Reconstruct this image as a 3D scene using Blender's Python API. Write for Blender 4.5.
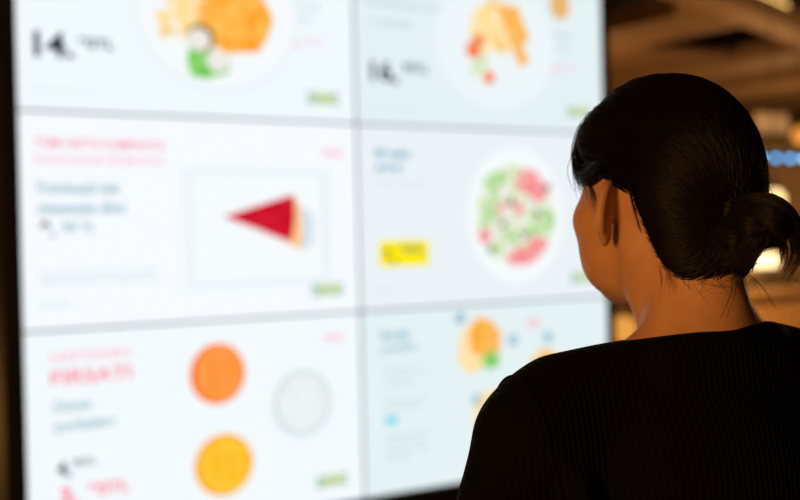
import bpy, bmesh, math, random
import numpy as np
from mathutils import Vector, Matrix

for o in list(bpy.data.objects):
    bpy.data.objects.remove(o, do_unlink=True)
random.seed(5)
rng = np.random.default_rng(11)
SC = bpy.context.scene
COL = SC.collection
R = math.radians

# ------------------------------------------------------------------ camera
CAM_Z = 1.48
cam_d = bpy.data.cameras.new('camera')
cam = bpy.data.objects.new('camera', cam_d)
COL.objects.link(cam)
cam_d.sensor_width = 36.0
cam_d.lens = 1161.95 / 800 * 36
cam_d.clip_start = 0.05
cam_d.clip_end = 100
cam_d.dof.use_dof = True
cam_d.dof.focus_distance = 1.085
cam_d.dof.aperture_fstop = 3.2
pitch, roll = -0.00919, 0.02312
cam.matrix_world = (Matrix.Translation((0, 0, CAM_Z)) @ Matrix.Rotation(math.pi / 2 + pitch, 4, 'X')
                    @ Matrix.Rotation(-roll, 4, 'Z'))
SC.camera = cam

# ------------------------------------------------------------------ world, exposure
SC.view_settings.view_transform = 'Standard'
SC.view_settings.look = 'None'
SC.view_settings.exposure = 0.0
SC.view_settings.gamma = 1.0
SC.view_settings.use_curve_mapping = False
world = bpy.data.worlds.new('world')
SC.world = world
world.use_nodes = True
bg = world.node_tree.nodes['Background']
bg.inputs[0].default_value = (1.0, 0.55, 0.22, 1)
bg.inputs[1].default_value = 0.012

# ------------------------------------------------------------------ lights of the hall (warm lamp behind the viewer, the rest added fill)
WARM = (1.0, 0.46, 0.11)
HALL = (1.0, 0.53, 0.2)
def lamp(name, loc, energy, size=0.15, color=WARM, kind='POINT', aim=None):
    d = bpy.data.lights.new(name, kind)
    d.energy = energy
    d.color = color
    if kind == 'AREA':
        d.shape = 'DISK'; d.size = size
    else:
        d.shadow_soft_size = size
    if kind == 'SPOT':
        d.spot_size = R(70); d.spot_blend = 0.6
    o = bpy.data.objects.new(name, d)
    o.location = loc
    if aim is not None:
        o.rotation_euler = (Vector(aim) - Vector(loc)).to_track_quat('-Z', 'Y').to_euler()
    COL.objects.link(o)
    return o
lamp('hall_lamp_behind', (-1.4, -1.0, 1.6), 205, 0.30)
lamp('hall_fill_right', (3.3, 5.6, 1.6), 24, 0.4, HALL)  # added fill for the counter side, no fixture
lamp('hall_fill_far', (6.3, 9.4, 1.7), 135, 0.4, HALL)  # fill added to light the ceiling beams from below
lamp('hall_fill_deep', (1.6, 12.2, 1.9), 78, 0.4, HALL)  # unseen fill added to brighten the beams deeper in
lamp('hall_fill_rear', (4.6, 14.2, 1.8), 50, 0.4, HALL)  # extra fill added because the farthest beams stayed dark
lamp('hall_fill_left', (-3.3, 5.2, 0.6), 16, 0.3)  # low fill added to brighten the lower timber screen

# ------------------------------------------------------------------ materials
MATS = {}
def new_mat(name):
    m = bpy.data.materials.new(name)
    m.use_nodes = True
    nt = m.node_tree
    b = nt.nodes['Principled BSDF']
    MATS[name] = m
    return m, nt, b
def plain(name, col, rough=0.6, metal=0.0, noise=0.0, scale=20.0, bump=0.0, spec=None):
    m, nt, b = new_mat(name)
    b.inputs['Base Color'].default_value = (*col, 1)
    b.inputs['Roughness'].default_value = rough
    b.inputs['Metallic'].default_value = metal
    if spec is not None:
        b.inputs['Specular IOR Level'].default_value = spec
    if noise or bump:
        tc = nt.nodes.new('ShaderNodeTexCoord')
        nz = nt.nodes.new('ShaderNodeTexNoise')
        nz.inputs['Scale'].default_value = scale
        nz.inputs['Detail'].default_value = 5
        nt.links.new(tc.outputs['Object'], nz.inputs['Vector'])
        if noise:
            rp = nt.nodes.new('ShaderNodeValToRGB')
            rp.color_ramp.elements[0].position = 0.3
            rp.color_ramp.elements[1].position = 0.7
            rp.color_ramp.elements[0].color = (*[c * (1 - noise) for c in col], 1)
            rp.color_ramp.elements[1].color = (*[min(1, c * (1 + noise)) for c in col], 1)
            nt.links.new(nz.outputs['Fac'], rp.inputs['Fac'])
            nt.links.new(rp.outputs['Color'], b.inputs['Base Color'])
        if bump:
            bp = nt.nodes.new('ShaderNodeBump')
            bp.inputs['Strength'].default_value = bump
            nt.links.new(nz.outputs['Fac'], bp.inputs['Height'])
            nt.links.new(bp.outputs['Normal'], b.inputs['Normal'])
    return m
def wood(name, col, dark=0.6, stretch=(1, 12, 12), rough=0.55):
    m, nt, b = new_mat(name)
    tc = nt.nodes.new('ShaderNodeTexCoord')
    mp = nt.nodes.new('ShaderNodeMapping')
    mp.inputs['Scale'].default_value = stretch
    nz = nt.nodes.new('ShaderNodeTexNoise')
    nz.inputs['Scale'].default_value = 3
    nz.inputs['Detail'].default_value = 6
    rp = nt.nodes.new('ShaderNodeValToRGB')
    rp.color_ramp.elements[0].position = 0.35
    rp.color_ramp.elements[1].position = 0.65
    rp.color_ramp.elements[0].color = (*[c * dark for c in col], 1)
    rp.color_ramp.elements[1].color = (*col, 1)
    nt.links.new(tc.outputs['Object'], mp.inputs['Vector'])
    nt.links.new(mp.outputs['Vector'], nz.inputs['Vector'])
    nt.links.new(nz.outputs['Fac'], rp.inputs['Fac'])
    nt.links.new(rp.outputs['Color'], b.inputs['Base Color'])
    b.inputs['Roughness'].default_value = rough
    return m
def glow(name, col, strength=1.0, col2=None, scale=20.0, lo=0.35, hi=0.65):
    m, nt, b = new_mat(name)
    b.inputs['Base Color'].default_value = (0.01, 0.01, 0.01, 1)
    b.inputs['Roughness'].default_value = 0.5
    b.inputs['Specular IOR Level'].default_value = 0.1
    b.inputs['Emission Color'].default_value = (*col, 1)
    b.inputs['Emission Strength'].default_value = strength
    if col2 is not None:
        tc = nt.nodes.new('ShaderNodeTexCoord')
        nz = nt.nodes.new('ShaderNodeTexNoise')
        nz.inputs['Scale'].default_value = scale
        nz.inputs['Detail'].default_value = 3
        rp = nt.nodes.new('ShaderNodeValToRGB')
        rp.color_ramp.elements[0].position = lo
        rp.color_ramp.elements[1].position = hi
        rp.color_ramp.elements[0].color = (*col, 1)
        rp.color_ramp.elements[1].color = (*col2, 1)
        nt.links.new(tc.outputs['Object'], nz.inputs['Vector'])
        nt.links.new(nz.outputs['Fac'], rp.inputs['Fac'])
        nt.links.new(rp.outputs['Color'], b.inputs['Emission Color'])
    return m
def s2l(r, g, b):
    def f(c):
        c /= 255.0
        return c / 12.92 if c <= 0.04045 else ((c + 0.055) / 1.055) ** 2.4
    return (f(r), f(g), f(b))

# ------------------------------------------------------------------ object helpers
def mesh_obj(name, me, mat=None, parent=None):
    o = bpy.data.objects.new(name, me)
    COL.objects.link(o)
    if mat is not None and not me.materials:
        me.materials.append(mat)
    if parent is not None:
        o.parent = parent
    return o
def bm_obj(name, bm, mat, parent=None, smooth=False):
    me = bpy.data.meshes.new(name)
    bm.normal_update()
    bm.to_mesh(me)
    bm.free()
    if smooth:
        for p in me.polygons:
            p.use_smooth = True
    return mesh_obj(name, me, mat, parent)
def empty(name, loc, rz=0.0):
    o = bpy.data.objects.new(name, None)
    COL.objects.link(o)
    o.location = loc
    o.rotation_euler = (0, 0, rz)
    o.empty_display_size = 0.1
    return o
def tag(o, label=None, cat=None, group=None, kind=None):
    if label: o['label'] = label
    if cat: o['category'] = cat
    if group: o['group'] = group
    if kind: o['kind'] = kind
    return o
def add_box(bm, lo, hi, bev=0.0):
    vs = bmesh.ops.create_cube(bm, size=1)['verts']
    for v in vs:
        v.co = Vector([lo[i] + (v.co[i] + 0.5) * (hi[i] - lo[i]) for i in range(3)])
    if bev:
        es = list({e for v in vs for e in v.link_edges})
        bmesh.ops.bevel(bm, geom=es, offset=bev, segments=2, affect='EDGES', profile=0.5)
def box(name, lo, hi, mat, parent=None, bev=0.0):
    bm = bmesh.new()
    add_box(bm, lo, hi, bev)
    return bm_obj(name, bm, mat, parent)
def lathe(name, prof, mat, parent=None, seg=32, loc=(0, 0, 0)):
    bm = bmesh.new()
    rings = []
    for r, z in prof:
        rings.append([bm.verts.new((loc[0] + r * math.cos(2 * math.pi * k / seg), loc[1] + r * math.sin(2 * math.pi * k / seg), loc[2] + z)) for k in range(seg)])
    for a, b in zip(rings[:-1], rings[1:]):
        for k in range(seg):
            bm.faces.new((a[k], a[(k + 1) % seg], b[(k + 1) % seg], b[k]))
    bm.faces.new(rings[0][::-1])
    bm.faces.new(rings[-1])
    return bm_obj(name, bm, mat, parent, True)
def tube(name, pts, rad, mat, parent=None, seg=8):
    bm = bmesh.new()
    rings = []
    n = len(pts)
    rads = rad if isinstance(rad, (list, tuple)) else [rad] * n
    for i, p in enumerate(pts):
        p = Vector(p)
        d = (Vector(pts[min(i + 1, n - 1)]) - Vector(pts[max(i - 1, 0)])).normalized()
        a = d.cross(Vector((0, 0, 1)) if abs(d.z) < 0.9 else Vector((1, 0, 0))).normalized()
        b = d.cross(a)
        rings.append([bm.verts.new(p + (a * math.cos(2 * math.pi * k / seg) + b * math.sin(2 * math.pi * k / seg)) * rads[i]) for k in range(seg)])
    for a, b in zip(rings[:-1], rings[1:]):
        for k in range(seg):
            bm.faces.new((a[k], a[(k + 1) % seg], b[(k + 1) % seg], b[k]))
    bm.faces.new(rings[0][::-1])
    bm.faces.new(rings[-1])
    return bm_obj(name, bm, mat, parent, True)

# ------------------------------------------------------------------ the hall
YAW = 0.57685                       # direction of the video wall
T = Vector((math.cos(YAW), math.sin(YAW), 0))
N = Vector((-math.sin(YAW), math.cos(YAW), 0))
def hall(s, m, z=0.0):
    return T * s + N * m + Vector((0, 0, z))

m_floor = plain('floor_concrete', (0.11, 0.085, 0.06), 0.35, noise=0.3, scale=3)
m_ceil = plain('ceiling_dark', (0.03, 0.022, 0.016), 0.9, noise=0.3, scale=4)
m_beam = wood('beam_wood', (0.42, 0.25, 0.115))
m_wall = wood('hall_wall_wood', (0.34, 0.22, 0.12), 0.75, (0.6, 0.6, 6))
m_black = plain('black_powder_coat', (0.006, 0.006, 0.007), 0.55, noise=0.2, scale=60)
m_bezel = plain('bezel_black', (0.004, 0.004, 0.0045), 0.4, noise=0.1, scale=80)

CEIL_Z = 3.75
def slab(name, s0, s1, m0, m1, z0, z1, mat, parent=None):
    e = box(name, (s0, m0, z0), (s1, m1, z1), mat, parent)
    if parent is None:
        e.rotation_euler = (0, 0, YAW)
    return e
fl = slab('floor', -7, 17, -4, 20, -0.1, 0, m_floor); tag(fl, kind='structure')
ce = slab('ceiling', -7, 17, -4, 20, CEIL_Z, CEIL_Z + 0.1, m_ceil); tag(ce, kind='structure')
wb = slab('wall_back', -7, 17, 20, 20.15, 0, CEIL_Z, m_wall); tag(wb, kind='structure')
wr = slab('wall_right', 17, 17.15, -4, 20, 0, CEIL_Z, m_wall); tag(wr, kind='structure')
wl = slab('wall_left', -7.15, -7, -4, 20, 0, CEIL_Z, m_wall); tag(wl, kind='structure')
# long timber beams under the dark ceiling, running away from the viewer, with cross members
m_beam2 = wood('beam_wood_pale', (0.52, 0.34, 0.20))
m_beam3 = wood('beam_wood_dark', (0.28, 0.16, 0.07))
beams = [(3.4, 0.35, 3.25, m_beam), (4.5, 0.3, 3.35, m_beam), (5.3, 0.75, 3.3, m_beam), (7.3, 0.9, 3.3, m_beam), (9.9, 0.75, 3.3, m_beam), (10.75, 0.5, 3.34, m_beam3), (11.6, 0.9, 3.28, m_beam2), (12.75, 0.9, 3.28, m_beam), (14.2, 1.2, 3.3, m_beam2)]
for s, w, z, mt in beams:
    slab('beam', s, s + w, 6.9 if s == 7.3 else -3.9, 19.9, z, z + 0.16, mt, ce)
def diag_beam(a, b, w, h, z):
    a, b = Vector(a), Vector(b)
    d = b - a
    bm = bmesh.new()
    add_box(bm, (0, -w / 2, 0), (d.length, w / 2, h))
    ang = math.atan2(d.y, d.x) - YAW
    bmesh.ops.rotate(bm, verts=bm.verts, cent=(0, 0, 0), matrix=Matrix.Rotation(ang, 3, 'Z'))
    la = Matrix.Rotation(-YAW, 3, 'Z') @ Vector((a.x, a.y, z))
    bmesh.ops.translate(bm, verts=bm.verts, vec=la)
    return bm_obj('cross_beam', bm, m_beam2, ce)
diag_beam((0.88, 6.45, 0), (8.18, 16.2, 0), 0.30, 0.14, 3.1)
slab('panel', 8.28, 9.85, 8.5, 15.0, 3.36, 3.42, m_beam3, ce)

# ------------------------------------------------------------------ video wall
PW, PH = 1.2117, 0.6833
WALL_O = Vector((-0.14958, 4.22909, CAM_Z + 1.10711))      # top of the middle seam
def wall_pt(a, d, z):            # a along the wall from the middle seam, d behind the glass
    return Vector((WALL_O.x, WALL_O.y, 0)) + T * a + N * d + Vector((0, 0, z))
ZB = WALL_O.z - 3 * PH

fr = empty('display_stand', wall_pt(0, 0.0, 0), YAW)
tag(fr, 'black freestanding stand with frame and plinth holding the six lit menu displays', 'display stand')
FW = 0.062
zt = WALL_O.z
box('side_post', (-PW - FW, -0.012, 0), (-PW - 0.001, 0.16, zt + FW), m_black, fr, 0.004)
box('side_post', (PW + 0.001, -0.012, 0), (PW + 0.036, 0.16, zt + FW), m_black, fr, 0.004)
box('top_rail', (-PW - 0.001, -0.012, zt + 0.001), (PW + 0.001, 0.16, zt + FW), m_black, fr, 0.004)
box('plinth', (-PW - 0.001, -0.012, 0), (PW + 0.001, 0.16, ZB - 0.001), m_black, fr, 0.004)
box('back_panel', (-PW - 0.001, 0.13, ZB), (PW + 0.001, 0.155, zt), m_black, fr)
box('foot', (-PW - FW, -0.15, 0), (-PW + 0.05, 0.45, 0.03), m_black, fr, 0.004)
box('foot', (PW - 0.05, -0.15, 0), (PW + 0.036, 0.45, 0.03), m_black, fr, 0.004)

# screen whites, tint varied per display; right column darker, viewing-angle falloff put into colour
scr_mats = {}
for key, c, st in (('A', (0.88, 0.955, 0.985), 1.0), ('B', (0.80, 0.905, 0.925), 0.98), ('C', (0.925, 0.965, 1.0), 1.0),
                   ('D', (0.84, 0.905, 0.945), 0.99), ('E', (0.90, 0.965, 0.99), 1.0), ('F', (0.805, 0.915, 0.93), 0.98)):
    scr_mats[key] = glow('screen_white_' + key, c, st)
def ink(name, rgb, st=1.0, rgb2=None, scale=30.0, lo=0.35, hi=0.65):
    return glow(name, s2l(*rgb), st, None if rgb2 is None else s2l(*rgb2), scale, lo, hi)
k_dark = ink('ink_dark', (14, 40, 46))
k_mid = ink('ink_slate', (70, 100, 112))
k_blue = ink('ink_blue', (145, 188, 205))  # lightened: glow and haze over the screen put into the colour
k_pale = ink('ink_pale', (198, 216, 224))
k_pink = ink('ink_pink', (255, 130, 158))
k_pinkl = ink('ink_pink_light', (255, 185, 203))
k_red = ink('ink_red', (230, 60, 90))
k_logo_b = ink('logo_blue', (110, 180, 225))  # logo colours lightened too, standing in for screen glow
k_logo_y = ink('logo_yellow', (240, 240, 80))
k_yel = ink('tag_yellow', (255, 236, 20))
k_plate = ink('plate_white', (246, 251, 253))
k_plate2 = ink('plate_cool_white', (238, 247, 249))
k_rim = ink('plate_rim', (232, 242, 247))
k_fry = ink('fries', (255, 214, 110), 1, (255, 240, 205), 28)
k_fry2 = ink('fries_golden', (246, 176, 60), 1, (255, 226, 150), 40)
k_schn = ink('schnitzel', (255, 160, 40), 1, (255, 198, 92), 18)
k_green = ink('lettuce', (84, 196, 70), 1, (160, 222, 120), 45)
k_sauce = ink('sauce_white', (238, 236, 228))
k_cup = ink('sauce_cup', (150, 110, 60))
k_tom = ink('tomato', (250, 96, 40), 1, (255, 150, 90), 60)
k_fish = ink('fried_fish', (250, 168, 56), 1, (255, 200, 110), 35)
k_cook = ink('cookie', (226, 168, 88), 1, (240, 196, 130), 60)
k_cake = ink('cake_red', (196, 8, 36), 1, (216, 28, 52), 25)
k_crust = ink('cake_crust', (255, 190, 130), 1, (255, 208, 150), 40)
k_shade = ink('print_grey', (214, 228, 240))
k_cream = ink('cake_cream', (250, 205, 210))
k_soup1 = ink('soup_orange', (255, 146, 60), 1, (255, 160, 78), 14)
k_soup1r = ink('soup_orange_rim', (255, 112, 44))
k_soup2 = ink('soup_yellow', (255, 182, 24), 1, (255, 206, 66), 22)
k_soup2r = ink('soup_yellow_rim', (250, 160, 20))
k_soup3 = ink('soup_pale', (232, 240, 238), 1, (240, 246, 246), 15)
k_soup3r = ink('soup_pale_rim', (214, 228, 230))
k_sal = ink('salad_mix', (176, 214, 120), 1, (246, 250, 240), 34, 0.42, 0.56)
k_pep = ink('salad_red', (244, 92, 106), 1, (253, 196, 192), 38)
k_leaf = ink('salad_leaf', (140, 205, 100), 1, (215, 236, 190), 50)
k_olive = ink('salad_olive', (120, 110, 110))
k_cyan = ink('mark_cyan', (110, 215, 235))

MESH_CACHE = {}
class Panel:
    def __init__(self, key, col, row, label):
        self.key = key
        z0 = zt - (row + 1) * PH
        self.e = empty('menu_display', wall_pt((col - 0.5) * PW, 0, z0), YAW)
        tag(self.e, label, 'display', 'menu displays of the video wall')
        g = 0.0008
        B = 0.0023
        hw = PW / 2 - g
        def shared(name, maker, mat):
            if name not in MESH_CACHE:
                bm = bmesh.new(); maker(bm)
                me = bpy.data.meshes.new(name); bm.to_mesh(me); bm.free()
                me.materials.append(mat)
                MESH_CACHE[name] = me
            return mesh_obj(name, MESH_CACHE[name], None, self.e)
        shared('housing', lambda bm: add_box(bm, (-hw, 0.004, g), (hw, 0.06, PH - g)), m_bezel)
        def bez(bm):
            add_box(bm, (-hw, -0.0015, g), (-hw + B, 0.004, PH - g))
            add_box(bm, (hw - B, -0.0015, g), (hw, 0.004, PH - g))
            add_box(bm, (-hw + B, -0.0015, g), (hw - B, 0.004, g + B))
            add_box(bm, (-hw + B, -0.0015, PH - g - B), (hw - B, 0.004, PH - g))
        shared('bezel', bez, m_bezel)
        self.scr = box('screen', (-hw + B, 0.0, g + B), (hw - B, 0.004, PH - g - B), scr_mats[key], self.e)
    def P(self, u, v, layer):
        return Vector((u - PW / 2, -0.0004 * layer - 0.0003, PH - v))
    def poly(self, name, pts, mat, layer=1):
        bm = bmesh.new()
        vs = [bm.verts.new(self.P(u, v, layer)) for u, v in pts]
        f = bm.faces.new(vs)
        bm.normal_update()
        if f.normal.y > 0:
            f.normal_flip()
        bmesh.ops.triangulate(bm, faces=bm.faces)
        return bm_obj(name, bm, mat, self.scr)
    def disc(self, name, u, v, ru, rv, mat, layer=1, wob=0.0, seg=40, ph=0.0):
        pts = []
        for k in range(seg):
            a = 2 * math.pi * k / seg
            w = 1 + wob * (0.6 * math.sin(3 * a + ph) + 0.4 * math.sin(7 * a + 2 * ph + 1) + 0.3 * math.sin(11 * a + ph * 3))
            pts.append((u + ru * w * math.cos(a), v + rv * w * math.sin(a)))
        return self.poly(name, pts, mat, layer)
    def rect(self, name, u0, v0, u1, v1, mat, layer=1):
        return self.poly(name, [(u0, v0), (u1, v0), (u1, v1), (u0, v1)], mat, layer)
    def bar(self, name, u0, v0, u1, v1, w, mat, layer=1):
        a, b = Vector((u0, v0)), Vector((u1, v1))
        d = (b - a).normalized(); n = Vector((-d.y, d.x)) * w / 2
        return self.poly(name, [tuple(a + n), tuple(b + n), tuple(b - n), tuple(a - n)], mat, layer)
    def text(self, s, u, v, h, mat, width=None, bold=0.0, layer=1, name='lettering', slant=0.0):
        # u, v: left end of the base line; h: capital height
        cu = bpy.data.curves.new('t', 'FONT')
        cu.body = s
        cu.size = h / 0.73
        cu.offset = bold
        cu.shear = slant
        to = bpy.data.objects.new('t', cu)
        COL.objects.link(to)
        dg = bpy.context.evaluated_depsgraph_get()
        me = bpy.data.meshes.new_from_object(to.evaluated_get(dg))
        bpy.data.objects.remove(to); bpy.data.curves.remove(cu)
        xs = [q.co.x for q in me.vertices]
        x0, x1 = min(xs), max(xs)
        k = 1.0 if width is None else width / (x1 - x0)
        for q in me.vertices:
            x, y = q.co.x, q.co.y
            q.co = self.P(u + (x - x0) * k, v - y, layer)
        me.name = name
        me.materials.clear()
        return mesh_obj(name, me, mat, self.scr)
    def logo(self):
        lg = self.rect('logo', 1.014, 0.577, 1.140, 0.619, k_logo_b, 1)
        self.disc('logo_oval', 1.077, 0.598, 0.060, 0.0195, k_logo_y, 2)
        self.text('IKEA', 1.034, 0.608, 0.020, k_logo_b, 0.086, 0.0012, 3, 'logo_lettering')

pa = Panel('A', 0, 0, 'upper left menu display showing schnitzel with fries and green salad')
pb = Panel('B', 1, 0, 'upper right menu display showing fries with fried fish sticks and tomato')
pc = Panel('C', 0, 1, 'menu display showing a red cake slice on a white tray')
pd = Panel('D', 1, 1, 'menu display showing a round salad bowl and a yellow price tag')
pe = Panel('E', 0, 2, 'menu display showing bowls of orange and yellow soup')
pf = Panel('F', 1, 2, 'menu display half hidden by the shoulder, with small numbered dishes')

# --- A: schnitzel plate
pa.text('14,', 0.056, 0.512, 0.078, k_dark, 0.125, 0.0032)
pa.text('90TL', 0.196, 0.478, 0.034, k_mid, 0.118, 0.0012)
pa.text('Fiyatlarımıza KDV dahildir', 0.045, 0.622, 0.009, k_pale, 0.2)
pa.text('Tavuk şinitzel', 0.05, 0.10, 0.04, k_blue, 0.36, 0.001)
pa.text('patates kızartması ile', 0.05, 0.17, 0.03, k_blue, 0.36)
pa.disc('plate_picture', 0.68, 0.33, 0.30, 0.265, k_rim, 1, seg=64)
pa.disc('plate_picture', 0.68, 0.326, 0.292, 0.257, k_plate, 2, seg=64)
pa.disc('food_picture', 0.735, 0.335, 0.142, 0.128, k_schn, 3, 0.05, 48, 0.6)
pa.poly('food_picture', [(0.70, 0.40), (0.66, 0.30), (0.70, 0.22), (0.80, 0.22), (0.875, 0.30), (0.868, 0.37), (0.83, 0.45), (0.72, 0.462)], k_schn, 4)
for i in range(26):
    a = rng.uniform(-0.5, 1.9); L = rng.uniform(0.07, 0.13)
    u, v = rng.uniform(0.455, 0.585), rng.uniform(0.20, 0.43)
    if u - 0.455 < (v - 0.33) * 0.5: continue
    pa.bar('fry_picture', u, v, u + 0.4 * L * math.cos(a), v + L * math.sin(a) * 0.7, 0.021, k_fry if i % 3 else k_fry2, 3 + i % 3)
pa.disc('food_picture', 0.575, 0.30, 0.05, 0.10, k_fry, 3, 0.08)
pa.disc('salad_picture', 0.635, 0.505, 0.078, 0.048, k_green, 6, 0.14, 40, 1.4)
pa.disc('salad_picture', 0.60, 0.47, 0.036, 0.05, k_green, 6, 0.12)
pa.disc('cup_picture', 0.612, 0.418, 0.052, 0.048, k_cup, 7)
pa.disc('sauce_picture', 0.604, 0.424, 0.042, 0.038, k_sauce, 8)
pa.disc('sauce_picture', 0.672, 0.492, 0.042, 0.036, k_sauce, 8)
pa.text('Çocuk', 0.946, 0.285, 0.022, k_blue, 0.125)
pa.text('porsiyon', 0.946, 0.325, 0.02, k_blue, 0.10)
pa.text('6,', 0.946, 0.42, 0.034, k_pinkl, 0.04, 0.001)
pa.text('90TL', 1.005, 0.408, 0.02, k_pinkl, 0.085)
pa.logo()

# --- B: fries plate
pb.text('16,', 0.068, 0.52, 0.074, k_dark, 0.118, 0.0026)
pb.text('90TL', 0.208, 0.482, 0.034, k_mid, 0.118, 0.001)
pb.text('Balık ve patates', 0.06, 0.12, 0.04, k_blue, 0.40)
pb.text('kızarmış balık, patates, domates', 0.055, 0.243, 0.022, k_pale, 0.345, 0.0014)
pb.text('ve yeşil salata', 0.055, 0.313, 0.022, k_pale, 0.20, 0.0014)
pb.text('Fiyatlarımıza KDV dahildir', 0.055, 0.622, 0.009, k_pale, 0.2)
pb.disc('plate_picture', 0.655, 0.35, 0.30, 0.262, k_rim, 1, seg=64)
pb.disc('plate_picture', 0.655, 0.346, 0.292, 0.254, k_plate2, 2, seg=64)
pb.disc('food_picture', 0.635, 0.285, 0.115, 0.095, k_fry, 3, 0.10, 44, 0.3)
for i in range(26):
    a = rng.uniform(-1.2, 1.5); L = rng.uniform(0.07, 0.14)
    u, v = rng.uniform(0.52, 0.70), rng.uniform(0.20, 0.40)
    pb.bar('fry_picture', u, v, u + 0.6 * L * math.cos(a), v + L * math.sin(a) * 0.6, 0.02, k_fry if i % 4 else k_fry2, 3 + i % 3)
pb.bar('fish_picture', 0.68, 0.19, 0.792, 0.42, 0.056, k_fish, 7)
pb.bar('fish_picture', 0.735, 0.19, 0.80, 0.33, 0.05, k_fish, 6)
pb.disc('salad_picture', 0.575, 0.43, 0.05, 0.065, k_sal, 5, 0.12)
pb.disc('tomato_picture', 0.538, 0.378, 0.036, 0.034, k_tom, 8, 0.08)
pb.disc('tomato_picture', 0.568, 0.335, 0.026, 0.022, k_tom, 8, 0.08)
pb.disc('tomato_picture', 0.612, 0.482, 0.026, 0.026, k_tom, 8, 0.08)
pb.disc('food_picture', 0.985, 0.165, 0.052, 0.06, k_cook, 2, 0.04)
pb.text('Köfte', 0.945, 0.30, 0.024, k_blue, 0.095)
pb.text('porsiyon', 0.945, 0.345, 0.02, k_blue, 0.09)
pb.text('6,', 0.935, 0.44, 0.034, k_pinkl, 0.04, 0.001)
pb.text('90TL', 0.99, 0.428, 0.02, k_pinkl, 0.085)
pb.logo()

# --- C: cake slice
pc.text('TÜM HAFTA KAMPANYA', 0.05, 0.112, 0.030, k_pink, 0.425, 0.0004)
pc.text('KAHVE ALANA DİLİM PASTA', 0.05, 0.162, 0.026, k_pinkl, 0.425, 0.0004)
pc.text('Frambuazlı kek', 0.056, 0.255, 0.038, k_blue, 0.265, 0.001)
pc.text('cheesecake dilimi', 0.056, 0.318, 0.038, k_blue, 0.28, 0.001)
pc.text('9,', 0.062, 0.39, 0.048, k_dark, 0.045, 0.002)
pc.text('90 TL', 0.13, 0.376, 0.03, k_blue, 0.105, 0.001)
pc.text('Kampanya stoklarla sınırlıdır', 0.058, 0.515, 0.016, k_pale, 0.38)
pc.text('diğer indirimlerle birleştirilemez', 0.058, 0.54, 0.016, k_pale, 0.38)
pc.text('KDV dahil', 0.055, 0.612, 0.018, k_pale, 0.09)
pc.rect('tray_picture', 0.545, 0.172, 1.088, 0.571, k_rim, 1)
pc.rect('tray_picture', 0.562, 0.186, 1.062, 0.557, k_plate, 2)
pc.poly('slice_shadow', [(0.94, 0.30), (1.01, 0.31), (1.03, 0.36), (1.02, 0.44), (0.97, 0.455)], k_shade, 3)
pc.poly('slice_picture', [(0.682, 0.336), (0.80, 0.38), (0.925, 0.43), (0.965, 0.445), (0.925, 0.415), (0.70, 0.33)], k_cream, 4)
pc.poly('slice_picture', [(0.945, 0.262), (0.962, 0.275), (0.975, 0.31), (0.982, 0.37), (0.978, 0.43), (0.966, 0.448), (0.918, 0.43)], k_crust, 4)
pc.poly('slice_picture', [(0.680, 0.333), (0.945, 0.258), (0.952, 0.30), (0.95, 0.35), (0.942, 0.395), (0.928, 0.422), (0.80, 0.373)], k_cake, 5)
pc.text('YENİ', 1.06, 0.122, 0.026, k_pinkl, 0.09, 0.001)
pc.logo()

# --- D: salad bowl
pd.text('Mevsim', 0.079, 0.120, 0.034, k_blue, 0.155, 0.0022)
pd.text('salata', 0.079, 0.172, 0.034, k_blue, 0.125, 0.0022)
pd.text('domates, zeytin, peynir', 0.077, 0.222, 0.016, k_pale, 0.245)
pd.rect('price_tag', 0.087, 0.428, 0.308, 0.524, k_yel, 1)
pd.text('6,', 0.104, 0.506, 0.052, k_dark, 0.056, 0.002, 2)
pd.text('90TL', 0.176, 0.474, 0.024, k_mid, 0.112, 0.001, 2)
pd.text('Fiyatlarımıza KDV dahildir', 0.055, 0.612, 0.012, k_pale, 0.22)
pd.disc('bowl_picture', 0.735, 0.34, 0.262, 0.29, k_rim, 1, seg=64)
pd.disc('bowl_picture', 0.735, 0.338, 0.248, 0.277, k_plate, 2, seg=64)
pd.disc('salad_picture', 0.735, 0.34, 0.196, 0.198, k_sal, 3, 0.03, 64, 0.2)
for u, v, a, b, ph in ((0.80, 0.205, 0.07, 0.05, 0), (0.85, 0.24, 0.045, 0.05, 1), (0.76, 0.50, 0.085, 0.038, 2), (0.84, 0.46, 0.05, 0.04, 3), (0.67, 0.32, 0.03, 0.035, 4), (0.745, 0.31, 0.025, 0.03, 5), (0.575, 0.42, 0.03, 0.03, 6)):
    pd.disc('pepper_picture', u, v, a, b, k_pep, 4, 0.08, 32, ph)
for u, v, a, b, ph in ((0.635, 0.21, 0.06, 0.04, 0), (0.90, 0.36, 0.03, 0.05, 1), (0.60, 0.33, 0.035, 0.04, 2), (0.70, 0.42, 0.03, 0.03, 4), (0.83, 0.40, 0.03, 0.03, 3)):
    pd.disc('leaf_picture', u, v, a, b, k_leaf, 4, 0.14, 32, ph)
for u, v in ((0.665, 0.375), (0.775, 0.42), (0.71, 0.285), (0.90, 0.225), (0.845, 0.335), (0.60, 0.47)):
    pd.disc('olive_picture', u, v, 0.015, 0.015, k_olive, 5, 0, 20)
for u, v, ph in ((0.69, 0.33, 0), (0.74, 0.37, 1), (0.63, 0.40, 2), (0.80, 0.30, 3), (0.68, 0.24, 5), (0.69, 0.47, 7)):
    pd.disc('cheese_picture', u, v, 0.034, 0.026, k_sauce, 5, 0.12, 24, ph)
pd.logo()

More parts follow.
